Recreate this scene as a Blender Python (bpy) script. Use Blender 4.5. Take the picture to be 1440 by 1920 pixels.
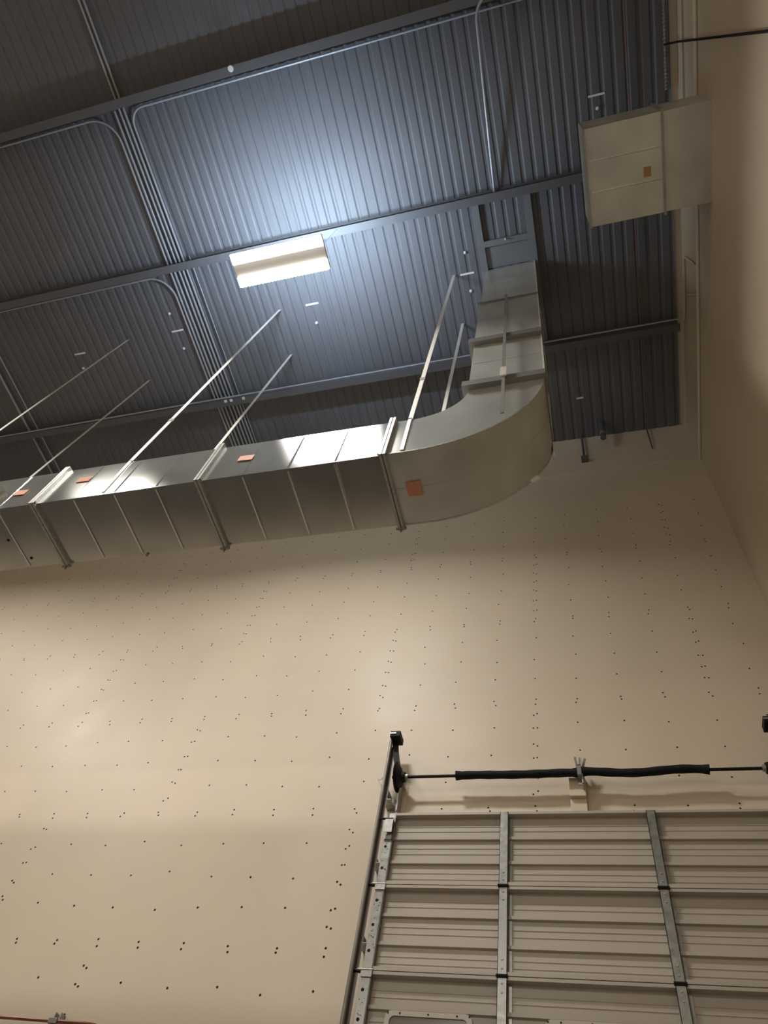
import bpy, bmesh, math, random
from mathutils import Matrix, Vector
random.seed(7)
for o in list(bpy.data.objects): bpy.data.objects.remove(o)
SC = bpy.context.scene
COL = SC.collection
CAM_H = 1.5          # all heights below are given relative to the eye; CAM_H is added when a mesh is made

# ------------------------------------------------------------------ camera
cam = bpy.data.cameras.new('camera'); cob = bpy.data.objects.new('camera', cam); COL.objects.link(cob)
cam.sensor_fit = 'VERTICAL'; cam.sensor_height = 36.0; cam.lens = 36*1358.9/1920
cam.clip_start = 0.05; cam.clip_end = 200
RT = Matrix(((0.96191654, 0.11442716, 0.24823979),
             (0.22904057, -0.83307745, -0.50351006),
             (0.14918774, 0.54119163, -0.82755944)))
cob.matrix_world = Matrix.Translation((0, 0, CAM_H)) @ RT.to_4x4()
SC.camera = cob

# ------------------------------------------------------------------ world, exposure
w = bpy.data.worlds.new('world'); SC.world = w; w.use_nodes = True
w.node_tree.nodes['Background'].inputs[0].default_value = (0.5, 0.55, 0.6, 1)
w.node_tree.nodes['Background'].inputs[1].default_value = 0.05
SC.view_settings.view_transform = 'Standard'; SC.view_settings.look = 'None'
SC.view_settings.gamma = 1; SC.view_settings.use_curve_mapping = False
SC.view_settings.exposure = 0.58

LENS_EMIT = 3.0          # visible fixture's two lenses
LENS_WATT = 95.0
UP_EMIT = 250.0            # added uplight on the fixture's top, standing in for the bluish glare around it
def room_lamp(x, y, z, power, sx=1.2, sy=0.35, col=(1, 0.94, 0.86)):
    l = bpy.data.lights.new('high_bay_light', 'AREA'); l.shape = 'RECTANGLE'; l.size = sx; l.size_y = sy
    l.energy = power; l.color = col; l.spread = math.radians(160)
    o = bpy.data.objects.new('high_bay_light', l); COL.objects.link(o); o.location = (x, y, z+CAM_H)
    return o
# the other high bays of the hall, all outside the photo's frame
room_lamp(-9.9, 1.66, 9.0, 225)
room_lamp(-6.9, 0.1, 9.0, 125)
room_lamp(-3.15, -11.0, 9.0, 450)
room_lamp(-9.9, -11.0, 9.0, 450)

# ------------------------------------------------------------------ materials
def mat(name, col, rough=0.6, metal=0.0, noise=0.0, nscale=8.0, bump=0.0, bscale=40.0, emit=None, estr=0.0, spec=0.5, rnoise=0.0, stretch=(1,1,1)):
    m = bpy.data.materials.new(name); m.use_nodes = True
    nt = m.node_tree; b = nt.nodes['Principled BSDF']
    b.inputs['Base Color'].default_value = (*col, 1); b.inputs['Roughness'].default_value = rough
    b.inputs['Metallic'].default_value = metal; b.inputs['Specular IOR Level'].default_value = spec
    tc = nt.nodes.new('ShaderNodeTexCoord'); mp = nt.nodes.new('ShaderNodeMapping'); mp.inputs['Scale'].default_value = stretch
    nt.links.new(tc.outputs['Object'], mp.inputs[0])
    if noise or rnoise:
        n = nt.nodes.new('ShaderNodeTexNoise'); n.inputs['Scale'].default_value = nscale; n.inputs['Detail'].default_value = 5
        nt.links.new(mp.outputs[0], n.inputs['Vector'])
        if noise:
            r = nt.nodes.new('ShaderNodeMapRange'); r.inputs['From Min'].default_value = 0.3; r.inputs['From Max'].default_value = 0.7
            r.inputs['To Min'].default_value = 1-noise; r.inputs['To Max'].default_value = 1+noise
            nt.links.new(n.outputs['Fac'], r.inputs['Value'])
            v = nt.nodes.new('ShaderNodeVectorMath'); v.operation = 'SCALE'; v.inputs[0].default_value = col
            nt.links.new(r.outputs[0], v.inputs['Scale']); nt.links.new(v.outputs[0], b.inputs['Base Color'])
        if rnoise:
            r2 = nt.nodes.new('ShaderNodeMapRange'); r2.inputs['From Min'].default_value = 0.3; r2.inputs['From Max'].default_value = 0.7
            r2.inputs['To Min'].default_value = rough-rnoise; r2.inputs['To Max'].default_value = rough+rnoise
            nt.links.new(n.outputs['Fac'], r2.inputs['Value']); nt.links.new(r2.outputs[0], b.inputs['Roughness'])
    if bump:
        n2 = nt.nodes.new('ShaderNodeTexNoise'); n2.inputs['Scale'].default_value = bscale; n2.inputs['Detail'].default_value = 3
        nt.links.new(mp.outputs[0], n2.inputs['Vector'])
        bp = nt.nodes.new('ShaderNodeBump'); bp.inputs['Strength'].default_value = bump; bp.inputs['Distance'].default_value = 0.01
        nt.links.new(n2.outputs['Fac'], bp.inputs['Height']); nt.links.new(bp.outputs[0], b.inputs['Normal'])
    if emit:
        b.inputs['Emission Color'].default_value = (*emit, 1); b.inputs['Emission Strength'].default_value = estr
    return m
M = {
 'wall': mat('beige_wall_paint', (0.585, 0.508, 0.402), 0.46, spec=0.35, noise=0.03, nscale=1.2, bump=0.12, bscale=9, rnoise=0.05),
 'wall_right': mat('beige_block_paint', (0.52, 0.44, 0.33), 0.5, noise=0.03, nscale=1.5, bump=0.2, bscale=14),
  'lowboard': mat('dark_reflection_board', (0.07, 0.065, 0.06), 0.6),
 'trim': mat('pale_beige_paint', (0.60, 0.52, 0.41), 0.5),
 'deck': mat('dark_roof_deck_paint', (0.105, 0.109, 0.124), 0.6, noise=0.1, nscale=0.7),
 'joist': mat('dark_joist_paint', (0.092, 0.095, 0.107), 0.6),
 'conduit': mat('grey_conduit_steel', (0.36, 0.38, 0.43), 0.45, 0.3),
 'galv2': mat('galvanized_flange_steel', (0.38, 0.38, 0.36), 0.45, 0.6, noise=0.15, nscale=30),
 'strap': mat('bright_strap_steel', (0.72, 0.70, 0.65), 0.5, 0.3),
 'stile': mat('galvanized_stile_steel', (0.29, 0.295, 0.275), 0.36, 0.8, noise=0.10, nscale=25, rnoise=0.05),
 'door': mat('taupe_door_paint', (0.41, 0.37, 0.315), 0.38, noise=0.02, nscale=3),
 'black': mat('black_rubber', (0.008, 0.009, 0.010), 0.75, spec=0.2),
 'blacksteel': mat('black_painted_steel', (0.010, 0.009, 0.009), 0.6, spec=0.2),
 'darkhole': mat('dark_hole', (0.008, 0.007, 0.006), 0.9),
 'screw': mat('dark_screw_steel', (0.022, 0.016, 0.012), 0.8, spec=0.2),
 'track': mat('dull_track_steel', (0.22, 0.21, 0.19), 0.4, 0.35, noise=0.1, nscale=10),
 'orange': mat('orange_paper', (0.50, 0.22, 0.13), 0.7, noise=0.06, nscale=20),
 'orange2': mat('tan_orange_paper', (0.42, 0.25, 0.11), 0.7, noise=0.06, nscale=20),
 'white': mat('white_clip', (0.7, 0.72, 0.78), 0.5),
 'red': mat('dull_red_rod', (0.16, 0.10, 0.095), 0.6),
 'redpipe': mat('red_brown_pipe', (0.17, 0.062, 0.04), 0.35, 0.4),
 'floor': mat('sealed_concrete', (0.14, 0.13, 0.12), 0.5, noise=0.15, nscale=1.5),
 'far': mat('beige_far_wall', (0.50, 0.43, 0.33), 0.6),
 'lens': mat('lit_lens', (0.9, 0.9, 0.9), 0.5, emit=(1, 0.98, 0.95), estr=LENS_EMIT),
 'up': mat('added_uplight', (0.9, 0.9, 0.9), 0.5, emit=(0.66, 0.83, 1.0), estr=UP_EMIT),
 'body': mat('white_lamp_body', (0.75, 0.73, 0.70), 0.5),
 'glass': mat('grey_door_pane', (0.16, 0.14, 0.115), 0.25),
 'frame': mat('grey_plastic_frame', (0.50, 0.46, 0.40), 0.4),
 'flange': mat('dark_flange_steel', (0.20, 0.20, 0.19), 0.5, 0.3),
 'opening': mat('grey_painted_angle', (0.15, 0.155, 0.17), 0.5),
 'wood': mat('beige_painted_block', (0.54, 0.47, 0.36), 0.5),
}

def sheet_metal(name, col, rough, diff, rn=0.01):
    m = bpy.data.materials.new(name); m.use_nodes = True; nt = m.node_tree; nt.nodes.clear(); L = nt.links.new
    out = nt.nodes.new('ShaderNodeOutputMaterial'); mix = nt.nodes.new('ShaderNodeMixShader'); mix.inputs[0].default_value = diff
    g = nt.nodes.new('ShaderNodeBsdfAnisotropic'); g.distribution = 'BECKMANN'; d = nt.nodes.new('ShaderNodeBsdfDiffuse')
    tc = nt.nodes.new('ShaderNodeTexCoord'); n = nt.nodes.new('ShaderNodeTexNoise'); n.inputs['Scale'].default_value = 2.2; n.inputs['Detail'].default_value = 1.5
    L(tc.outputs['Object'], n.inputs['Vector'])
    r = nt.nodes.new('ShaderNodeMapRange'); r.inputs['From Min'].default_value = 0.25; r.inputs['From Max'].default_value = 0.75
    r.inputs['To Min'].default_value = 0.86; r.inputs['To Max'].default_value = 1.14; L(n.outputs['Fac'], r.inputs['Value'])
    v = nt.nodes.new('ShaderNodeVectorMath'); v.operation = 'SCALE'; v.inputs[0].default_value = col; L(r.outputs[0], v.inputs['Scale'])
    L(v.outputs[0], g.inputs['Color']); L(v.outputs[0], d.inputs['Color'])
    r2 = nt.nodes.new('ShaderNodeMapRange'); r2.inputs['From Min'].default_value = 0.25; r2.inputs['From Max'].default_value = 0.75
    r2.inputs['To Min'].default_value = rough-rn; r2.inputs['To Max'].default_value = rough+rn; L(n.outputs['Fac'], r2.inputs['Value']); L(r2.outputs[0], g.inputs['Roughness'])
    L(g.outputs[0], mix.inputs[1]); L(d.outputs[0], mix.inputs[2]); L(mix.outputs[0], out.inputs[0])
    return m
M['galv'] = sheet_metal('galvanized_duct_sheet', (0.50, 0.51, 0.49), 0.213, 0.20, 0.006)
M['galv_dull'] = sheet_metal('dull_galvanized_sheet', (0.60, 0.61, 0.575), 0.33, 0.42, 0.04)

# ------------------------------------------------------------------ helpers
class MB:
    def __init__(s): s.v = []; s.f = []; s.sm = False
    def box(s, x0, x1, y0, y1, z0, z1, rot=None, about=None):
        n = len(s.v)
        P = [(x, y, z) for z in (z0, z1) for y in (y0, y1) for x in (x0, x1)]
        if rot is not None:
            c = Vector(about if about else ((x0+x1)/2, (y0+y1)/2, (z0+z1)/2))
            P = [tuple(rot @ (Vector(p)-c)+c) for p in P]
        s.v += P
        s.f += [tuple(n+i for i in q) for q in ((0,2,3,1),(4,5,7,6),(0,1,5,4),(2,6,7,3),(0,4,6,2),(1,3,7,5))]
        return s
    def tube(s, pts, r, n=10, cap=True):
        pts = [Vector(p) for p in pts]; base = len(s.v); rs = r if isinstance(r, (list, tuple)) else [r]*len(pts)
        ref = None
        for i, p in enumerate(pts):
            t = (pts[min(i+1, len(pts)-1)]-pts[max(i-1, 0)]).normalized()
            if ref is None:
                ref = Vector((0,0,1)) if abs(t.z) < 0.9 else Vector((1,0,0))
            a = (ref - t*ref.dot(t)).normalized(); b = t.cross(a); ref = a
            for k in range(n):
                an = 2*math.pi*k/n
                s.v.append(tuple(p+(a*math.cos(an)+b*math.sin(an))*rs[i]))
        for i in range(len(pts)-1):
            for k in range(n):
                k2 = (k+1) % n
                s.f.append((base+i*n+k, base+i*n+k2, base+(i+1)*n+k2, base+(i+1)*n+k))
        if cap:
            s.f.append(tuple(base+k for k in reversed(range(n)))); e = base+(len(pts)-1)*n
            s.f.append(tuple(e+k for k in range(n)))
        return s
    def extrude_x(s, prof, x0, x1):        # closed profile of (y, z)
        n = len(s.v); m = len(prof)
        for x in (x0, x1):
            for (y, z) in prof: s.v.append((x, y, z))
        for i in range(m):
            j = (i+1) % m; s.f.append((n+i, n+j, n+m+j, n+m+i))
        s.f.append(tuple(n+i for i in reversed(range(m)))); s.f.append(tuple(n+m+i for i in range(m)))
        return s
    def extrude_y(s, prof, y0, y1):        # closed profile of (x, z)
        n = len(s.v); m = len(prof)
        for y in (y0, y1):
            for (x, z) in prof: s.v.append((x, y, z))
        for i in range(m):
            j = (i+1) % m; s.f.append((n+i, n+j, n+m+j, n+m+i))
        s.f.append(tuple(n+i for i in reversed(range(m)))); s.f.append(tuple(n+m+i for i in range(m)))
        return s
    def build(s, name, m, parent=None, origin=None, bevel=0.0, smooth=False):
        if parent is not None: ox, oy, oz = parent_origin[parent.name]
        elif origin is not None: ox, oy, oz = origin
        else:
            ox = sum(v[0] for v in s.v)/len(s.v); oy = sum(v[1] for v in s.v)/len(s.v); oz = min(v[2] for v in s.v)
        me = bpy.data.meshes.new(name)
        me.from_pydata([(v[0]-ox, v[1]-oy, v[2]-oz) for v in s.v], [], s.f)
        me.materials.append(m)
        bm = bmesh.new(); bm.from_mesh(me); bmesh.ops.recalc_face_normals(bm, faces=bm.faces)
        if smooth:
            for f in bm.faces: f.smooth = len(f.verts) <= 4
        bm.to_mesh(me); bm.free()
        if smooth:
            me.set_sharp_from_angle(angle=math.radians(40))
        o = bpy.data.objects.new(name, me); COL.objects.link(o)
        if parent is not None: o.parent = parent
        else: o.location = (ox, oy, oz+CAM_H)
        parent_origin[o.name] = (ox, oy, oz)
        if bevel:
            b = o.modifiers.new('bevel', 'BEVEL'); b.width = bevel; b.segments = 2; b.limit_method = 'ANGLE'
        return o
parent_origin = {}
def tag(o, label, cat, group=None):
    o['label'] = label; o['category'] = cat
    if group: o['group'] = group
    return o
def thing(name, label, cat, loc, group=None):
    o = bpy.data.objects.new(name, None); COL.objects.link(o); o.location = (loc[0], loc[1], loc[2]+CAM_H)
    o.empty_display_size = 0.1; parent_origin[o.name] = tuple(loc); tag(o, label, cat, group); return o
def struct(o): o['kind'] = 'structure'; return o
def copy_tree(o):
    c = o.copy(); COL.objects.link(c); parent_origin[c.name] = parent_origin[o.name]
    for ch in list(o.children):
        d = copy_tree(ch); d.parent = c
    return c

XR = 1.86; YB = 5.56; XL = -15.0; YF = -13.0; FL = -CAM_H; ZD = 10.665; ZTOP = 11.2

# ------------------------------------------------------------------ room shell
struct(MB().box(XL, XR, YF, YB, FL-0.2, FL).build('floor', M['floor']))
DX0, DX1, DZT = -1.72, 1.20, 3.70       # doorway in the back wall
b = MB(); b.box(XL, DX0, YB, YB+0.3, FL, ZTOP); b.box(DX1, XR+0.3, YB, YB+0.3, FL, ZTOP); b.box(DX0, DX1, YB, YB+0.3, DZT, ZTOP)
wall_back = struct(b.build('wall_back', M['wall'], origin=(-6, YB, FL)))
struct(MB().box(XR, XR+0.3, YF, YB+0.3, FL, ZTOP).build('wall_right', M['wall_right']))
struct(MB().box(XL-0.3, XL, YF, YB+0.3, FL, ZTOP).build('wall_left', M['far']))
struct(MB().box(XL, XR, YF-0.3, YF, FL, ZTOP).build('wall_front', M['far']))
# ribbed roof deck: ribs run away from the viewer
pitch = 0.1524; b = MB(); prof = []
x = XL
while x < 1.70:
    for dx, dz in ((0.0, 0.0), (0.085, 0.0), (0.105, 0.011), (0.132, 0.011)):
        prof.append((x+dx, ZD+dz))
    x += pitch
x_end = x
prof.append((x_end, ZD)); prof.append((x_end, ZD+0.075)); prof.append((XL, ZD+0.075))
b.extrude_y(prof, YF, YB)
struct(b.build('ceiling', M['deck']))
# ledger that closes the deck against the right wall
struct(MB().box(x_end-0.004, XR, YF, YB, ZD+0.03, ZD+0.25).build('trim_1', M['trim']))
struct(MB().box(XL, DX0-0.3, YB-0.02, YB, FL, 1.25).build('reflection_board', M['lowboard']))  # unseen dark board, added so the duct's underside mirrors something dark
# thin ledge lines round the top of both walls
struct(MB().box(-7, XR, YB-0.022, YB, 9.60, 9.63).build('trim_2', M['trim']))
struct(MB().tube([(XR-0.02, YF, 9.53), (XR-0.02, YB, 9.56)], 0.022, 8).build('trim_3', M['trim'], smooth=True))

# ------------------------------------------------------------------ screws of the back wall
STUD = 0.407; rows = []; pts = []
def stud_x(k, z): return -4.235 + STUD*k + (0.02*(z-4.5))
def jit(a): return random.uniform(-a, a)
seams = [1.50, 2.73, 3.965, 5.18, 6.40, 7.62, 8.84]
joint_k = {0: [0, 9], 1: [-3, 5, 14], 2: [0, 9], 3: [-4, 5, 13], 4: [0, 9], 5: [-4, 5, 13]}
def allowed(x, z):
    if x > XR-0.05 or x < -13: return False
    if -1.95 < x < 1.3 and z < 3.86: return False
    if z > 8.6 or z < 1.55: return False
    return True
for i in range(len(seams)-1):
    z0, z1 = seams[i], seams[i+1]
    for k in range(-22, 16):
        jk = k in joint_k[i]
        for z in (z0+0.025, z1-0.025):
            pts.append((stud_x(k, z)+jit(0.015), z+jit(0.012)))
        n = 3
        for q in range(1, n+1):
            z = z0+(z1-z0)*q/(n+1)+jit(0.03)
            if not jk: pts.append((stud_x(k, z)+jit(0.02), z))
        if jk:
            m = 7
            for q in range(1, m):
                z = z0+(z1-z0)*q/m+jit(0.02)
                pts.append((stud_x(k, z)-0.016+jit(0.005), z+jit(0.02))); pts.append((stud_x(k, z)+0.018+jit(0.005), z+jit(0.02)))
pts = [p for p in pts if allowed(*p)]
def disc(b, x, z, r):
    n = len(b.v); m = 8
    for y, rr in ((YB-0.0012, r*0.85), (YB+0.001, r)):
        for k in range(m): b.v.append((x+rr*math.cos(2*math.pi*k/m), y, z+rr*math.sin(2*math.pi*k/m)))
    for k in range(m): b.f.append((n+k, n+(k+1) % m, n+m+(k+1) % m, n+m+k))
    b.f.append(tuple(n+k for k in range(m)))
vis = lambda p: p[0] > -6.6
pts.sort(key=lambda p: (0 if vis(p) else 1, p[1]))
b = MB(); disc(b, pts[0][0], pts[0][1], 0.0112)
s0 = b.build('screw_head', M['screw'], wall_back)
for p in pts[1:100]:
    c = s0.copy(); COL.objects.link(c); c.parent = wall_back
    c.location = (p[0]-pts[0][0], 0, p[1]-pts[0][1])
b = MB()
for p in pts[100:]: disc(b, p[0], p[1], 0.0095)
o = b.build('screw_heads', M['screw'], wall_back); o['kind'] = 'stuff'

# ------------------------------------------------------------------ roof joists
def joist(y, lab):
    b = MB(); zb = 10.40; hw = 0.055
    b.box(XL, x_end, y-hw, y+hw, zb, zb+0.014); b.box(XL, x_end, y-0.006, y+0.006, zb+0.014, ZD-0.014); b.box(XL, x_end, y-hw, y+hw, ZD-0.014, ZD)
    tag(b.build('roof_joist', M['joist']), lab, 'beam', 'dark roof joists under the deck')
joist(-0.48, 'topmost dark roof joist, above the lit high bay lamp in the photo')
joist(1.69, 'dark roof joist right beside the lit high bay lamp')
joist(3.90, 'dark steel roof joist nearest the back wall, passing behind the rising air duct')

# ------------------------------------------------------------------ conduits
ZC = 10.615
def conduit(pts, lab, r=0.015, m='conduit', group=None, name='conduit_pipe', cat='conduit'):
    return tag(MB().tube(pts, r, 8).build(name, M[m], smooth=True), lab, cat, group)
def arc(cx, cy, r, a0, a1, z, n=8):
    return [(cx+r*math.cos(math.radians(a0+(a1-a0)*i/n)), cy+r*math.sin(math.radians(a0+(a1-a0)*i/n)), z) for i in range(n+1)]
G = 'conduits running in a bundle along the roof deck'
conduit([(-5.30, YF+1, ZC), (-5.30, 5.1, ZC)], 'left conduit of the bundled pair that reaches the top edge of the photo', group=G)
conduit([(-5.235, YF+1, ZC), (-5.235, 5.1, ZC)], 'right conduit of the bundled pair that reaches the top edge of the photo', group=G)
conduit([(-5.375, -0.42, ZC), (-5.375, 5.1, ZC)], 'straight grey conduit of the bundle that ends under the topmost joist, second from the left', group=G)
conduit([(-12.5, -0.385, ZC), (-5.80, -0.385, ZC)]+arc(-5.80, -0.025, 0.36, -90, 0, ZC)[1:]+[(-5.44, 5.1, ZC)], 'grey conduit coming from the left along the topmost joist and bending into the bundle', group=G)
conduit([(1.3, -0.36, ZC), (-4.97, -0.385, ZC)]+arc(-4.97, -0.185, 0.2, -90, -180, ZC)[1:]+[(-5.17, 5.1, ZC)], 'grey conduit coming from the right along the topmost joist and bending into the bundle', group=G)
conduit([(-12.5, 1.80, ZC), (-5.86, 1.80, ZC)]+arc(-5.86, 2.16, 0.36, -90, 0, ZC)[1:]+[(-5.50, 5.1, ZC)], 'grey conduit bending into the bundle just below the joist beside the lamp', group=G)
conduit([(-5.06, 1.6, ZC), (-5.06, 5.1, ZC)], 'thin grey conduit set slightly apart on the right side of the bundle', r=0.009, group=G)
conduit([(-5.11, 3.97, ZC), (-5.11, 5.1, ZC)], 'short grey conduit in the bundle visible only between the last joist and the duct', group=G)
G2 = 'pair of conduits at the far left'
conduit([(-9.19, YF+1, ZC), (-9.19, 5.2, ZC)], 'left pipe of the conduit pair at the left edge of the ceiling', r=0.019, group=G2)
conduit([(-9.01, YF+1, ZC), (-9.01, 5.2, ZC)], 'right thinner pipe of the conduit pair at the left edge of the ceiling', r=0.013, group=G2)
conduit([(2.2-0.5, -0.56, 10.385), (-0.15, -0.52, 10.385)]+arc(-0.15, -0.26, 0.26, -90, -180, 10.40)[1:]+[(-0.44, 0.4, 10.45), (-0.50, 1.66, ZC)], 'single grey conduit curving off the topmost joist and running down to the middle joist', r=0.017)
conduit([(-12.5, 3.83, 10.385), (x_end, 3.77, 10.385)], 'thin conduit under the last joist, lit where it nears the right wall', r=0.012)
for x in (-5.22, -5.12, -4.90):
    tag(MB().box(x-0.02, x+0.02, 3.84, 3.88, 10.375, 10.40).build('conduit_clamp', M['white']),
        {-5.22: 'left one of the tiny bright clamps where the conduit bundle crosses the last joist', -5.12: 'middle one of the tiny bright clamps where the conduit bundle crosses the last joist', -4.90: 'right one of the tiny bright clamps where the conduit bundle crosses the last joist'}[x], 'clamp', 'clamps on the last joist')
conduit([(1.27, YF+1, ZC), (1.27, 5.50, ZC), (1.27, 5.53, 9.98)], 'thin dull red rod along the deck near the right wall', r=0.011, m='red', name='red_rod', cat='rod')

# deck clips and small bright fixings
clips = [(-7.567, 2.721, 'pale bar clip on the deck nearest the left edge of the photo'),
         (-5.718, 2.663, 'pale bar clip on the deck just left of the conduit bundle'),
         (-3.426, 2.662, 'pale bar clip on the deck below the lit lamp'),
         (-1.045, 2.667, 'pale bar clip on the deck just left of the rising duct'),
         (0.896, 0.822, 'pale bar clip on the deck above the wall duct'),
         (0.331, 4.858, 'tiny pale bar clip on the deck near the back wall, right of the duct bend')]
for x, y, l in clips:
    wd = 0.10 if x != 0.331 else 0.05
    tag(MB().box(x-wd, x+wd, y-0.012, y+0.012, ZD-0.012, ZD+0.001).build('deck_clip', M['white']), l, 'clip', 'pale bar clips on the roof deck')
dots = [(-7.621, 2.969, 'small bright bolt behind the leftmost bar clip'), (-5.726, 2.959, 'small bright bolt on the wall side of the bar clip left of the conduits'),
        (-3.434, 2.955, 'small bright bolt on the wall side of the bar clip below the lamp'), (-1.033, 2.918, 'small bright bolt on the wall side of the bar clip left of the rising duct'),
        (0.897, 0.971, 'small bright bolt between the bar clip and the wall duct'), (-5.741, 2.378, 'small bright bolt on the near side of the bar clip left of the conduits'),
        (-1.024, 2.369, 'small bright bolt on the near side of the bar clip left of the rising duct')]
for x, y, l in dots:
    tag(MB().tube([(x, y, ZD+0.001), (x, y, ZD-0.02), (x, y, ZD-0.03)], [0.022, 0.022, 0.010], 8).build('deck_bolt', M['white']), l, 'bolt', 'small bright bolts on the roof deck')
sp = thing('sprinkler_head', 'small pale sprinkler head hanging beside the topmost joist above the lamp', 'sprinkler', (-3.50, -0.50, 10.30))
MB().tube([(-3.50, -0.50, 10.41), (-3.50, -0.50, 10.34)], 0.014, 8).build('stem', M['conduit'], sp)
MB().tube([(-3.50, -0.50, 10.345), (-3.50, -0.50, 10.335), (-3.50, -0.50, 10.325)], [0.018, 0.04, 0.035], 10).build('deflector', M['white'], sp)

# flexible cable along the deck's right edge
b = MB(); P = []; Rr = []
for i in range(120):
    y = -1.5+i*(2.45/119); P.append((1.71, y, ZD-0.03)); Rr.append(0.026 if i % 2 else 0.015)
tag(b.tube(P, Rr, 8).build('flexible_cable', M['track']), 'ribbed flexible metal cable along the edge of the deck above the wall duct', 'cable')

# ------------------------------------------------------------------ roof opening frame
fr = thing('roof_opening_frame', 'grey steel angle frame around the roof opening where the air duct rises', 'frame', (-0.45, 2.5, 10.5))
for xc in (-0.79, -0.09):
    MB().box(xc-0.05, xc+0.05, 1.76, 3.83, ZD-0.06, ZD).build('rail', M['opening'], fr)
MB().box(-0.74, -0.14, 2.27, 2.35, ZD-0.06, ZD).build('cross_member', M['opening'], fr)
MB().box(-0.74, -0.14, 2.35, 2.655, ZD-0.012, ZD).build('cover_plate', M['opening'], fr)
MB().box(-0.455, -0.435, 2.27, 2.29, ZD-0.12, ZD-0.05).build('bolt', M['white'], fr)

# ------------------------------------------------------------------ high bay lamp
LX0, LX1, LY0, LY1, LZ = -3.76, -2.54, 1.45, 1.865, 9.0
lamp = thing('high_bay_lamp', 'lit white rectangular high bay lamp with two bright lenses hanging under the roof deck', 'lamp', (-3.15, 1.66, LZ))
b = MB(); b.box(LX0, LX1, LY0, LY1, LZ+0.02, LZ+0.06); b.box(LX0+0.1, LX1-0.1, 1.56, 1.75, LZ+0.06, LZ+0.12)
b.build('lamp_body', M['body'], lamp, bevel=0.004)
MB().box(LX0, LX1, 1.581, 1.739, LZ+0.008, LZ+0.02).build('center_channel', M['body'], lamp)
for ya, yb in ((LY0, 1.58), (1.74, LY1)):
    MB().box(LX0+0.005, LX1-0.005, ya, yb, LZ-0.02, LZ+0.02).build('lens', M['lens'], lamp)
    l = bpy.data.lights.new('lens_light', 'AREA'); l.shape = 'RECTANGLE'; l.size = LX1-LX0-0.02; l.size_y = yb-ya-0.01
    l.energy = LENS_WATT; l.color = (1, 0.95, 0.88); l.spread = math.radians(152)
    lo = bpy.data.objects.new('lens_light', l); COL.objects.link(lo); lo.parent = lamp; lo.location = ((LX0+LX1)/2+3.15, (ya+yb)/2-1.66, -0.023)
def saw(y0, dep, n, z0, z1, name):
    b = MB(); P = [(LX0+0.02, y0)]; st_ = 1.18/n
    for i in range(n):
        x = LX0+0.02+i*st_
        P += [(x+0.02*0.2, y0+dep), (x+st_*0.5, y0+dep), (x+st_*0.52, y0+0.002), (x+st_*0.98, y0+0.002)]
    P.append((LX1-0.02, y0)); P.append((LX1-0.02, y0-0.003)); P.append((LX0+0.02, y0-0.003))
    k = len(b.v); m = len(P)
    for z in (z0, z1): b.v += [(x, y, z) for x, y in P]
    for i in range(m): b.f.append((i, (i+1) % m, m+(i+1) % m, m+i))
    b.f += [tuple(range(m-1, -1, -1)), tuple(range(m, 2*m))]
    b.build(name, M['body'], lamp)
saw(LY1+0.001, 0.014, 26, LZ+0.004, LZ+0.05, 'toothed_edge')
saw(1.582, 0.012, 26, LZ-0.004, LZ+0.006, 'toothed_edge')
for ya, yb in ((1.47, 1.54), (1.78, 1.85)):
    MB().box(LX0+0.15, LX1-0.15, ya, yb, LZ+0.061, LZ+0.066).build('added_uplight_strip', M['up'], lamp)  # unseen glowing strips, added to brighten the deck around the lamp
for x in (LX0+0.15, LX1-0.15):
    b = MB(); b.tube([(x, 1.655, LZ+0.12), (x, 1.655, ZD)], 0.002, 6); b.build('hanging_wire', M['conduit'], lamp)

# ------------------------------------------------------------------ air duct with elbow and riser
DY0, DY1, DZ0, DZ1 = 2.66, 3.37, 5.28, 5.91
duct = thing('air_duct', 'galvanized rectangular air duct running along the back wall then bending up through the roof', 'duct', (-3.0, 3.0, 5.28))
joints = [-6.66, -4.93, -3.18, -1.46]
def duct_section(x0, x1):
    b = MB(); b.box(x0, x1, DY0, DY1, DZ0, DZ1)
    n = 4; h = 0.0035
    for i in range(1, n):                              # pressed stiffening beads
        x = x0+(x1-x0)*i/n
        b.extrude_y([(x-0.016, DZ0), (x, DZ0-h), (x+0.016, DZ0)], DY0+0.02, DY1-0.02)
        b.v += []; q = len(b.v)
        b.v += [(x-0.012, DY0, DZ0+0.02), (x, DY0-h, DZ0+0.02), (x+0.012, DY0, DZ0+0.02), (x-0.012, DY0, DZ1-0.02), (x, DY0-h, DZ1-0.02), (x+0.012, DY0, DZ1-0.02)]
        b.f += [(q, q+1, q+4, q+3), (q+1, q+2, q+5, q+4), (q, q+2, q+1), (q+3, q+4, q+5)]
    b.build('duct_section', M['galv'], duct)
duct_section(-8.4, joints[0]); 
for a, c in zip(joints[:-1], joints[1:]): duct_section(a, c)
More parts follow.
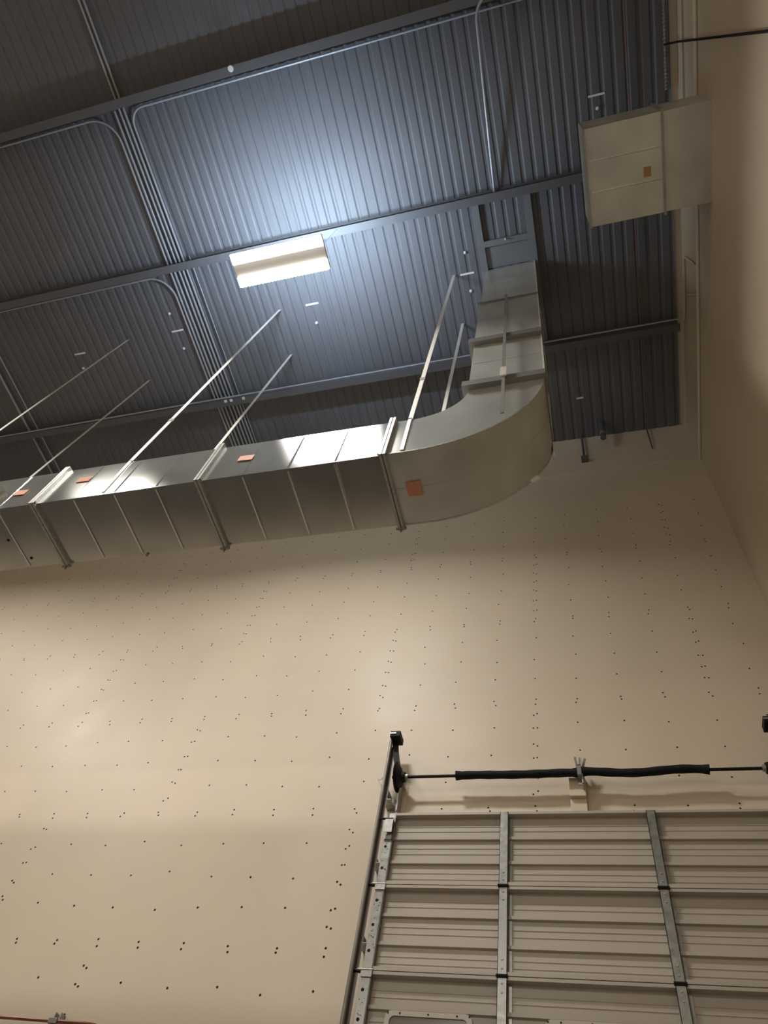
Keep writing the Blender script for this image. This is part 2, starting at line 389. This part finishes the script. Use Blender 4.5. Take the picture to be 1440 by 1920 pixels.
for x in joints:                                       # bolted joint flanges standing off the sheet
    b = MB(); p = 0.035; wd = 0.028
    for s in (-wd, 0.004):
        b.box(x+s, x+s+wd-0.004, DY0-p, DY1+p, DZ0-p, DZ0); b.box(x+s, x+s+wd-0.004, DY0-p, DY1+p, DZ1, DZ1+p)
        b.box(x+s, x+s+wd-0.004, DY0-p, DY0, DZ0, DZ1); b.box(x+s, x+s+wd-0.004, DY1, DY1+p, DZ0, DZ1)
    f = b.build('joint_flange', M['galv2'], duct)
    b = MB()
    b.tube([(x-0.045, DY1+0.015, DZ0-0.03), (x+0.045, DY1+0.015, DZ0-0.03)], 0.014, 8)
    b.tube([(x, DY1+0.02, DZ0-0.02), (x, DY1+0.02, DZ0-0.07)], 0.010, 8)
    b.build('corner_bolt', M['track'], f)
    b = MB(); b.tube([(x-0.04, DY0-0.02, DZ0-0.01), (x+0.04, DY0-0.02, DZ0-0.01)], 0.012, 8); b.build('corner_bolt', M['track'], f)
# elbow
RX0, RX1 = -0.80, -0.095
EC = (-1.255, 6.45)
def elbow_r(t):   # t 0 at the horizontal run .. 1 at the riser
    ro = (EC[1]-DZ0)*(1-t)+(RX1-EC[0])*t; ri = (EC[1]-DZ1)*(1-t)+(RX0-EC[0])*t
    return ri, ro
b = MB(); N = 28
secs = [[(joints[-1], DZ0), (joints[-1], DZ1)]]
for i in range(N+1):
    t = i/N; a = -math.pi/2+t*math.pi/2; ri, ro = elbow_r(t)
    secs.append([(EC[0]+ro*math.cos(a), EC[1]+ro*math.sin(a)), (EC[0]+ri*math.cos(a), EC[1]+ri*math.sin(a))])
for (po, pi) in secs:
    b.v += [(po[0], DY0, po[1]), (pi[0], DY0, pi[1]), (pi[0], DY1, pi[1]), (po[0], DY1, po[1])]
for i in range(len(secs)-1):
    for k in range(4):
        k2 = (k+1) % 4; b.f.append((i*4+k, i*4+k2, (i+1)*4+k2, (i+1)*4+k))
elbow = b.build('elbow', M['galv_dull'], duct, smooth=True)
# raised seam rims along the curve and the lap seam of the outer sheet
def along(yv, rad_out, t0, t1, dz=0.0, n=24):
    P = [(joints[-1], yv, DZ0-dz)] if t0 == 0 else []
    for i in range(n+1):
        t = t0+(t1-t0)*i/n; a = -math.pi/2+t*math.pi/2; ri, ro = elbow_r(t); r = (ro if rad_out else ri)+dz
        P.append((EC[0]+r*math.cos(a), yv, EC[1]+r*math.sin(a)))
    return P
MB().tube(along(DY0-0.004, True, 0, 1), 0.007, 6).build('edge_seam', M['galv2'], elbow)
MB().tube(along(DY1, True, 0, 1), 0.009, 6).build('edge_seam', M['galv2'], elbow)
MB().tube(along(3.0, True, 0, 0.93, 0.0), 0.004, 6).build('lap_seam', M['galv2'], elbow)
# riser
zs = [6.45, 7.62, 9.05, ZD]
for i in range(3):
    z0, z1 = zs[i], zs[i+1]; ins = 0.0 if i < 2 else 0.012
    b = MB(); b.box(RX0+ins, RX1-ins*0, DY0+ins, DY1, z0, z1)
    n = 2
    for q in range(1, n):
        z = z0+(z1-z0)*q/n; k = len(b.v); h = 0.003; y = DY0+ins
        b.v += [(RX0+0.02, y, z-0.012), (RX0+0.02, y-h, z), (RX0+0.02, y, z+0.012), (RX1-0.02, y, z-0.012), (RX1-0.02, y-h, z), (RX1-0.02, y, z+0.012)]
        b.f += [(k, k+1, k+4, k+3), (k+1, k+2, k+5, k+4), (k, k+2, k+1), (k+3, k+4, k+5)]
    b.build('riser_section', M['galv_dull'], duct)
for z in zs[:-1]:
    p = 0.055 if z < 9 else 0.015; b = MB(); h = 0.075 if z < 9 else 0.03
    b.box(RX0-p, RX1+0.012, DY0-p, DY0, z-h, z+h*0.4); b.box(RX0-p, RX0, DY0, DY1+p, z-h, z+h*0.4)
    b.box(RX1, RX1+0.012, DY0, DY1+p, z-h, z+h*0.4)
    b.build('joint_flange', M['flange'], duct)
b = MB(); b.box(-0.475, -0.445, DY0-0.075, DY0-0.062, 5.62, 9.0)
st = b.build('strap', M['galv2'], duct)
MB().box(-0.49, -0.43, DY0-0.09, DY0-0.075, 6.40, 6.60).build('plate', M['strap'], st)
# reinforcement angle down the riser's right side
b = MB(); b.box(RX1, RX1+0.012, DY1-0.05, DY1+0.012, 6.2, ZD); b.box(RX1, RX1+0.012, DY0-0.01, DY0+0.04, 6.45, ZD)
b.build('side_angle', M['strap'], duct)
# stickers
def sticker_front(x, z, sx=0.075, sz=0.045, m='orange'):
    MB().box(x-sx, x+sx, DY0-0.0095, DY0-0.0075, z-sz, z+sz, rot=Matrix.Rotation(0.06, 3, 'Y')).build('sticker', M[m], duct)
sticker_front(-4.58, 5.645); sticker_front(-5.27, 5.555); sticker_front(-2.82, 5.60)
MB().box(-1.33, -1.20, 2.94, 3.08, DZ0-0.014, DZ0-0.009).build('sticker', M['orange'], duct)
# small fittings
MB().tube([(-4.02, DY1+0.005, DZ0-0.02), (-4.02, DY1+0.005, DZ0+0.1)], 0.014, 6).build('rivet', M['track'], duct)
for x, y in ((-5.30, 3.26), (-5.44, 3.02)):
    MB().tube([(x, y, DZ0+0.002), (x, y, DZ0-0.006)], 0.015, 8).build('rivet', M['darkhole'], duct)
a = -math.pi/2+0.62*math.pi/2; ri, ro = elbow_r(0.62)
MB().tube([(EC[0]+ro*math.cos(a)-0.04, DY1, EC[1]+ro*math.sin(a)-0.03), (EC[0]+ro*math.cos(a)+0.04, DY1, EC[1]+ro*math.sin(a)+0.03)], 0.022, 8).build('corner_bolt', M['strap'], duct)
# branch collar at the left end
b = MB(); b.box(-5.80, -5.56, DY0-0.05, DY0, 5.50, 5.74, rot=Matrix.Rotation(0.6, 3, 'Y')); b.build('branch_collar', M['galv'], duct)

# hangers: each flat strap is a thing
def hanger(xb, xt, y, lab, zb=5.91, zt=ZD):
    b = MB(); hw = 0.021; n = len(b.v)
    if y < 3: 
        y = DY0-0.008
        b.box(xb-0.004-hw*0.8, xb-0.004+hw*0.8, y-0.002, y+0.004, 5.32, 5.93)
    yy = y
    k = len(b.v)
    for (x, z) in ((xb, zb), (xt, zt)):
        b.v += [(x-hw, yy-0.002, z), (x+hw, yy-0.002, z), (x+hw, yy+0.004, z), (x-hw, yy+0.004, z)]
    for q in range(4):
        q2 = (q+1) % 4; b.f.append((k+q, k+q2, k+4+q2, k+4+q))
    b.f += [(k+3, k+2, k+1, k), (k+4, k+5, k+6, k+7)]
    t = thing('duct_hanger', lab, 'hanger', (xb, y, zb), 'straps that hang the air duct from the deck')
    b.build('strap', M['strap'], t)
    zc = 6.84; f = (zc-zb)/(zt-zb)
    if y < 3 : MB().box(xb+(xt-xb)*f-0.026, xb+(xt-xb)*f+0.026, y-0.006, y+0.008, zc-0.03, zc+0.03).build('splice_clip', M['galv2'], t)
hanger(-4.19, -3.95, 2.652, 'front hanger strap of the pair crossing the conduit bundle, rising toward the lamp')
hanger(-4.20, -3.99, 3.378, 'rear hanger strap right of the conduit bundle, meeting the duct near its middle joint')
hanger(-1.30, -1.235, 2.652, 'front hanger strap beside the duct bend, long and bright')
hanger(-1.30, -1.235, 3.378, 'rear hanger strap just left of the rising duct')
hanger(-6.98, -6.62, 2.652, 'front hanger strap at the left edge of the photo')
hanger(-6.98, -6.55, 3.378, 'rear hanger strap over the left end of the duct')

# ------------------------------------------------------------------ duct through the right wall
wd = thing('wall_duct', 'short square galvanized duct box coming out of the right wall under the deck', 'duct', (1.2, 1.47, 8.85))
WY0, WY1, WZ0, WZ1 = 0.975, 1.975, 8.85, 9.56
def wbox(x0, x1, ins=0.0):
    b = MB(); b.box(x0, x1, WY0+ins, WY1-ins, WZ0+ins, WZ1); return b
b = wbox(0.585, 1.375)
for y in (1.30, 1.62): 
    k = len(b.v); h = 0.005
    b.v += [(0.62, y-0.012, WZ0), (0.62, y, WZ0-h), (0.62, y+0.012, WZ0), (1.35, y-0.012, WZ0), (1.35, y, WZ0-h), (1.35, y+0.012, WZ0)]
    b.f += [(k, k+1, k+4, k+3), (k+1, k+2, k+5, k+4), (k, k+2, k+1), (k+3, k+4, k+5)]
b.build('duct_section', M['galv_dull'], wd); wbox(1.375, XR, 0.004).build('duct_section', M['galv_dull'], wd)
def wflange(x, p, t=0.012):
    b = MB(); b.box(x-t, x+t, WY0-p, WY1+p, WZ0-p, WZ0); b.box(x-t, x+t, WY0-p, WY0, WZ0, WZ1+p); b.box(x-t, x+t, WY1, WY1+p, WZ0, WZ1+p); b.box(x-t, x+t, WY0-p, WY1+p, WZ1, WZ1+p)
    return b
wflange(1.375, 0.025).build('joint_flange', M['galv2'], wd)
wflange(0.590, 0.012, 0.008).build('end_rim', M['galv2'], wd)
MB().box(1.17, 1.245, 1.475, 1.575, WZ0-0.006, WZ0-0.001).build('sticker', M['orange2'], wd)

# ------------------------------------------------------------------ small things near the back right corner
t = thing('threaded_hanger', 'dark vertical threaded rod on the back wall just right of the duct bend', 'rod', (0.29, 5.5, 9.85))
MB().tube([(0.30, 5.50, ZD), (0.285, 5.50, 9.92)], 0.018, 8).build('rod', M['joist'], t)
MB().box(0.24, 0.34, 5.46, YB, 9.87, 9.92).build('foot', M['joist'], t)
t = thing('pipe_stub', 'short dark pipe stub with a pale band hanging from the deck by the back wall', 'pipe', (0.61, 5.35, 10.3))
MB().tube([(0.62, 5.33, ZD), (0.60, 5.36, 10.20)], 0.042, 12).build('pipe', M['joist'], t, smooth=True)
MB().tube([(0.607, 5.352, 10.36), (0.605, 5.354, 10.30)], 0.046, 12).build('pipe_band', M['galv2'], t, smooth=True)
conduit([(XR-0.02, 2.87, 9.54), (XR-0.02, 2.90, 10.0), (XR-0.025, 2.93, 10.36), (XR-0.025, 3.0, 10.43), (XR-0.025, 3.75, 10.47), (XR-0.03, 3.85, 10.50), (1.76, 3.80, 10.48)],
        'beige painted conduit looping up the right wall behind the wall duct to the last joist', r=0.016, m='trim')
conduit([(XR-0.018, 3.19, 9.53), (XR-0.018, 3.42, 10.30)], 'short pale painted conduit stub rising from the ledge line of the right wall', r=0.013, m='trim')
t = thing('painted_pipe', 'thin beige painted pipe along the top of the right wall ending above the wall duct', 'pipe', (XR, -2, 10.37))
MB().tube([(XR-0.022, -4, 10.38), (XR-0.022, 1.08, 10.30)], 0.014, 8).build('pipe', M['wall_right'], t)
MB().box(XR-0.035, XR-0.003, 1.06, 1.10, 10.05, 10.31).build('end_bracket', M['galv2'], t)
conduit([(1.70, 0.47, 10.62), (XR-0.05, 0.465, 10.3), (XR-0.045, 0.39, 6.9), (XR-0.04, 0.34, 5.0)], 'dark cable slanting down the right wall above the wall duct', r=0.012, m='blacksteel', name='hanging_cable', cat='cable')

# ------------------------------------------------------------------ sectional door
DOORY = 5.42; SK = DOORY+0.045            # front of rails / skin plane
dx0, dx1 = -1.845, 1.345; ztop = 3.835; SH = 0.6475
door = struct(thing('door_1', 'taupe ribbed sectional door with galvanized stiles in the back wall', 'door', (-0.25, SK, FL)))
def Yp(p): return SK-p
def section_profile():
    P = [(0.0, 0.058), (-0.022, 0.058), (-0.024, 0.0)]
    def bead(z): return [(z+0.006, 0), (z+0.003, 0.0045), (z-0.003, 0.0045), (z-0.006, 0)]
    def rib(z): return [(z+0.004, 0), (z+0.003, -0.012), (z, -0.012), (z-0.001, 0.024), (z-0.026, 0.024), (z-0.028, 0)]
    P += bead(-0.100)+bead(-0.145)+rib(-0.205)+bead(-0.300)+bead(-0.350)+rib(-0.418)+bead(-0.515)+bead(-0.565)
    P += [(-0.612, 0.0), (-0.614, 0.058), (-0.641, 0.058)]
    return P
sp_ = section_profile()
nsec = 8
for s in range(nsec):
    zt = ztop-s*SH
    scale = 1.0
    prof = [(Yp(p), zt+z) for z, p in sp_] + [(Yp(-0.03), zt-0.641), (Yp(-0.03), zt)]
    if s == nsec-1:
        prof[-2] = (Yp(-0.03), FL); prof = prof[:-2]+[(Yp(0.045), FL), (Yp(-0.03), FL), prof[-1]]
    b = MB(); b.extrude_x(prof, dx0+0.03, dx1-0.03)
    sec = b.build('door_section', M['door'], door)
    zb = zt-0.641 if s < nsec-1 else FL
    for xs in (-0.829, 0.336):
        f = 0.064
        b = MB(); b.box(xs-0.034, xs+0.034, Yp(f), Yp(f-0.004), zb+0.004, zt-0.002); b.box(xs-0.034, xs-0.030, Yp(f), Yp(0), zb+0.004, zt-0.002); b.box(xs+0.030, xs+0.034, Yp(f), Yp(0), zb+0.004, zt-0.002)
        b.box(xs+0.034, xs+0.062, Yp(0.008), Yp(0.0), zb+0.03, zt-0.03)
        b.build('stile', M['stile'], sec)
        b = MB()
        for dz in (0.045, 0.105):
            for zz in ((zt-dz, zb+dz) if s else (zb+dz,)):
                b.tube([(xs, Yp(f-0.001), zz), (xs, Yp(f+0.005), zz)], [0.009, 0.006], 8)
        b.build('bolts', M['galv2'], sec)
    for xs, sg in ((-1.807, 1), (1.307, -1)):
        f = 0.064
        b = MB(); b.box(xs-0.037, xs+0.037, Yp(f), Yp(f-0.004), zb+0.004, zt-0.05*(s == 0)-0.002); b.box(xs+0.033*sg-0.002, xs+0.033*sg+0.002, Yp(f), Yp(0), zb+0.004, zt-0.002)
        b.build('end_stile', M['stile'], sec)
        b = MB()
        for q in range(3):
            zz = zt-0.13-q*0.19; b.tube([(xs-0.012*sg, Yp(f-0.001), zz), (xs-0.012*sg, Yp(f+0.001), zz)], 0.0125, 10)
        for q in range(22):
            zz = zt-0.10-random.random()*0.48; xx = xs+random.uniform(-0.028, 0.028)
            b.tube([(xx, Yp(f-0.001), zz), (xx, Yp(f+0.0008), zz)], random.choice((0.0025, 0.004)), 6)
        b.build('holes', M['darkhole'], sec)
# glazed lights in the fourth section (rounded frames)
def rrect(x0, x1, z0, z1, r, n=6):
    P = []
    for cx, cz, a0 in ((x1-r, z1-r, 0), (x0+r, z1-r, 90), (x0+r, z0+r, 180), (x1-r, z0+r, 270)):
        for i in range(n+1):
            a = math.radians(a0+90*i/n); P.append((cx+r*math.cos(a), cz+r*math.sin(a)))
    return P
def ring_y(b, outer, inner, y0, y1):
    n = len(outer); k = len(b.v)
    for y in (y0, y1):
        for P in (outer, inner):
            for (x, z) in P: b.v.append((x, y, z))
    for i in range(n):
        j = (i+1) % n
        b.f += [(k+i, k+j, k+n+j, k+n+i), (k+2*n+i, k+3*n+i, k+3*n+j, k+2*n+j), (k+i, k+2*n+i, k+2*n+j, k+j), (k+n+i, k+n+j, k+3*n+j, k+3*n+i)]
for xc in (-1.335, -0.245, 0.85):
    wz1, wz0 = 2.305, 2.0; b = MB()
    ring_y(b, rrect(xc-0.305, xc+0.305, wz0, wz1, 0.05), rrect(xc-0.272, xc+0.272, wz0+0.033, wz1-0.033, 0.035), Yp(0.030), Yp(0.0))
    fr_ = b.build('window_frame', M['frame'], door)
    b = MB(); k = rrect(xc-0.275, xc+0.275, wz0+0.03, wz1-0.03, 0.035); b.extrude_y(k, Yp(0.020), Yp(0.016)); b.build('pane', M['glass'], fr_)
    b = MB()
    for q in (-0.285, -0.2, 0.0, 0.2, 0.285): b.tube([(xc+q, Yp(0.029), wz1-0.017), (xc+q, Yp(0.033), wz1-0.017)], 0.006, 8)
    b.build('screws', M['screw'], fr_)
# hinges between sections
for s in range(1, nsec):
    zj = ztop-s*SH+0.002
    for xs in (-0.829, 0.336):
        b = MB(); b.box(xs-0.040, xs+0.040, Yp(0.072), Yp(0.055), zj-0.012, zj+0.010)
        b.tube([(xs-0.042, Yp(0.070), zj), (xs+0.042, Yp(0.070), zj)], 0.008, 8)
        b.build('hinge', M['blacksteel'], door)
    for xs, sg in ((-1.807, 1), (1.307, -1)):
        b = MB(); b.box(xs-0.040, xs+0.040, Yp(0.076), Yp(0.062), zj-0.05, zj-0.008)
        b.tube([(xs-0.095*sg, Yp(0.066), zj+0.002), (xs+0.042*sg, Yp(0.066), zj+0.002)], 0.008, 8)
        h = b.build('roller_hinge', M['galv2'], door)
        b = MB(); b.tube([(xs-0.110*sg, Yp(0.060), zj-0.010), (xs-0.052*sg, Yp(0.060), zj-0.010)], 0.012, 10); b.build('roller', M['blacksteel'], h)
# top fixtures
for xs, sg in ((-1.807, 1), (1.307, -1)):
    b = MB(); b.box(xs-0.035, xs+0.035, Yp(0.11), Yp(0.105), 3.62, 3.735); b.box(xs-0.035, xs+0.035, Yp(0.11), Yp(0.05), 3.735, 3.742)
    b.box(xs-0.02, xs+0.04, Yp(0.06), Yp(0.052), 3.75, 3.83); b.box(xs-0.032, xs+0.032, Yp(0.075), Yp(0.052), 3.575, 3.62)
    b.build('top_bracket', M['galv2'], door)
    b = MB(); b.tube([(xs-0.105*sg, Yp(0.10), 3.75), (xs+0.03*sg, Yp(0.10), 3.75)], 0.009, 8); b.build('roller_rod', M['blacksteel'], door)

# ------------------------------------------------------------------ vertical tracks, one thing each side
def track(xc, sg, lab, ztp):
    t = thing('door_track', lab, 'track', (xc, 5.45, FL), 'vertical door tracks')
    prof = []
    b = MB(); y0, y1 = 5.355, 5.405
    # J-shaped rail: rolled lip, back and web
    b.tube([(xc-0.012*sg, y0, FL), (xc-0.012*sg, y0, ztp)], 0.016, 12)
    b.box(xc-0.026, xc-0.022, y0, y1, FL, ztp) if sg > 0 else b.box(xc+0.022, xc+0.026, y0, y1, FL, ztp)
    b.box(xc-0.026, xc+0.026, y1-0.003, y1, FL, ztp)
    b.build('rail', M['track'], t, smooth=True)
    for zc in (4.02, 3.42, 2.78, 2.15, 1.5, 0.8, 0.1, -0.6):
        b = MB(); xa, xb_ = (xc+0.0, xc+0.05*sg)
        b.box(min(xa, xb_)-0.01, max(xa, xb_)+0.01, 5.40, YB, zc-0.05, zc-0.045)
        b.box(min(xa, xb_)-0.01, min(xa, xb_)-0.006, 5.40, YB, zc-0.05, zc+0.05)
        b.box(min(xa, xb_)-0.01, max(xa, xb_)+0.04, YB-0.005, YB, zc-0.06, zc+0.06)
        b.build('bracket', M['galv2'], t)
    return t
tl = track(-1.90, 1, 'dark vertical steel track on the left side of the sectional door', 4.585)
tr = track(1.42, -1, 'dark vertical steel track on the right side of the sectional door', 4.585)
# slotted angles that carry the shaft ends
def end_plate(xc, sg, lab):
    t = thing('bearing_bracket', lab, 'bracket', (xc, 5.5, 3.85), 'bearing brackets at the ends of the torsion shaft')
    b = MB(); xw = xc
    b.box(xw-0.003, xw+0.003, 5.45, YB, 3.90, 4.18)
    b.build('side_plate', M['galv2'], t)
    b = MB(); r = Matrix.Rotation(-0.49*sg, 3, 'Y')
    for dx in (-0.030, 0.018): b.box(xc-0.14*sg+dx, xc-0.14*sg+dx+0.012, 5.47, 5.475, 3.98, 4.27, rot=r, about=(xc-0.14*sg, 5.47, 4.12))
    for q in range(5):
        zz = 3.99+q*0.065; b.box(xc-0.14*sg-0.020, xc-0.14*sg+0.020, 5.47, 5.475, zz, zz+0.015, rot=r, about=(xc-0.14*sg, 5.47, 4.12))
    b.box(xc-0.14*sg-0.03, xc-0.14*sg+0.03, 5.475, YB, 4.10, 4.13)
    b.build('slotted_angle', M['track'], t)
    b = MB(); b.box(xc-0.02, xc+0.05, YB-0.006, YB, 3.80, 4.35); b.build('wall_plate', M['trim'], t)
end_plate(-1.79, 1, 'left slotted steel bearing bracket between track and shaft end')
end_plate(1.32, -1, 'right slotted steel bearing bracket at the shaft end by the photo edge')

# cable drums with guard arms
def drum(xc, sg, lab):
    t = thing('cable_drum', lab, 'drum', (xc, 5.42, 4.2), 'cable drums on the torsion shaft')
    b = MB(); P = []; Rr = []
    for i, (dx, r) in enumerate(((-0.032, 0.10), (-0.026, 0.135), (-0.018, 0.135), (-0.012, 0.11), (-0.002, 0.115), (0.008, 0.10), (0.02, 0.085), (0.03, 0.05), (0.06, 0.045))):
        P.append((xc+dx*sg, 5.42, 4.217)); Rr.append(r)
    b.tube(P, Rr, 28).build('drum', M['blacksteel'], t, smooth=True)
    b = MB(); b.tube([(xc+0.05*sg, 5.42, 4.217), (xc+0.085*sg, 5.42, 4.217)], 0.028, 12).build('hub', M['galv2'], t, smooth=True)
    b = MB(); b.tube([(xc-0.065*sg, 5.42, 4.217), (xc-0.03*sg, 5.42, 4.217)], 0.015, 12).build('shaft_end', M['blacksteel'], t, smooth=True)
drum(-1.80, 1, 'black cable drum at the left end of the torsion shaft')
drum(1.345, -1, 'black cable drum at the right end of the torsion shaft, cut by the photo edge')
def bumper(xc, sg, lab):
    t = thing('spring_bumper', lab, 'bumper', (xc, 5.4, 4.3), 'black bumpers above the cable drums')
    b = MB(); P = []
    pts_ = [(xc-0.035*sg, 4.60), (xc-0.020*sg, 4.50), (xc+0.002*sg, 4.40), (xc+0.028*sg, 4.30), (xc+0.045*sg, 4.24)]
    for i, (x, z) in enumerate(pts_):
        k = len(b.v); b.v += [(x-0.028, 5.375, z), (x+0.028, 5.375, z), (x+0.028, 5.40, z), (x-0.028, 5.40, z)]
        if i:
            for q in range(4): b.f.append((k-4+q, k-4+(q+1) % 4, k+(q+1) % 4, k+q))
    b.f += [(0, 1, 2, 3), tuple(len(b.v)-1-q for q in range(4))]
    b.build('arm', M['blacksteel'], t)
    xa, xb_ = sorted((xc-0.065*sg, xc+0.035*sg))
    b = MB(); b.box(xa, xb_, 5.28, 5.42, 4.575, 4.64); b.build('head', M['blacksteel'], t, bevel=0.006)
    b = MB(); b.box(xa, xb_-0.04 if sg > 0 else xb_, 5.272, 5.28, 4.60, 4.615); b.build('edge_plate', M['galv2'], t)
bumper(-1.845, 1, 'black curved bumper arm on top of the left door track')
bumper(1.40, -1, 'black curved bumper arm above the right end of the shaft at the photo edge')

# torsion shaft with black sleeves
sh = thing('torsion_shaft', 'dark steel shaft with a wavy black sleeve above the sectional door', 'shaft', (-0.2, 5.42, 4.2))
MB().tube([(-1.84, 5.42, 4.217), (1.40, 5.42, 4.217)], 0.0135, 12).build('rod', M['blacksteel'], sh, smooth=True)
def sleeve(x0, x1, wob, ph):
    P = []; Rr = []; n = 40
    for i in range(n+1):
        x = x0+(x1-x0)*i/n; z = 4.217+wob*math.sin((x-x0)*7.5+ph); P.append((x, 5.42, z))
        r = 0.036+0.0015*math.sin(x*31)
        if i == 0 or i == n: r = 0.043
        if i == 1 or i == n-1: r = 0.040
        Rr.append(r)
    MB().tube(P, Rr, 14).build('sleeve', M['black'], sh, smooth=True)
sleeve(-1.27, -0.20, 0.003, 0.5); sleeve(-0.17, 0.86, 0.013, 1.6)
# center bearing on its wall block
cb = thing('center_bearing', 'small steel bearing bracket holding the middle of the shaft over the beige block', 'bracket', (-0.185, 5.42, 4.05))
b = MB(); b.box(-0.205, -0.170, 5.378, 5.388, 4.17, 4.27); b.box(-0.205, -0.17, 5.378, 5.46, 4.262, 4.27); b.box(-0.205, -0.17, 5.378, 5.46, 4.165, 4.173)
b.build('clamp', M['track'], cb)
b = MB(); b.box(-0.172, -0.160, 5.40, 5.475, 4.09, 4.36); b.box(-0.20, -0.16, 5.40, 5.41, 4.085, 4.10); b.build('plate', M['galv2'], cb)
b = MB()
for dx, a in ((-0.022, -0.12), (0.0, 0.05), (0.022, 0.25)):
    b.box(-0.180+dx-0.010, -0.180+dx+0.010, 5.41+dx*0.4, 5.416+dx*0.4, 4.26, 4.37, rot=Matrix.Rotation(a, 3, 'Y'), about=(-0.18+dx, 5.41, 4.26))
b.build('sleeve_flaps', M['track'], cb)
t = thing('bearing_block', 'beige painted stepped block on the wall under the middle of the shaft', 'block', (-0.22, 5.5, 3.84))
MB().box(-0.285, -0.150, 5.475, YB, 4.03, 4.25).build('upper_block', M['wood'], t, bevel=0.003)
MB().box(-0.285, -0.150, 5.515, YB, 3.70, 4.03).build('lower_block', M['wood'], t, bevel=0.003)

# ------------------------------------------------------------------ pipe at the bottom left
conduit([(-9, 5.48, 2.125), (-4.0, 5.48, 2.112), (-3.90, 5.48, 2.105), (-3.87, 5.49, 2.07), (-3.87, 5.49, 1.4)], 'thin red-brown pipe along the back wall at the bottom left corner of the photo', r=0.013, m='redpipe', name='wall_pipe', cat='pipe')
t = thing('strut_bracket', 'short upright grey strut channel clamping the red-brown pipe to the back wall', 'bracket', (-4.27, 5.5, 2.08))
b = MB(); b.box(-4.30, -4.292, 5.495, YB, 1.95, 2.18); b.box(-4.252, -4.244, 5.495, YB, 1.95, 2.18); b.box(-4.30, -4.244, YB-0.008, YB, 1.95, 2.18)
b.build('strut_channel', M['galv2'], t)
MB().box(-4.31, -4.235, 5.462, 5.497, 2.092, 2.130).build('pipe_clamp', M['track'], t, bevel=0.003)
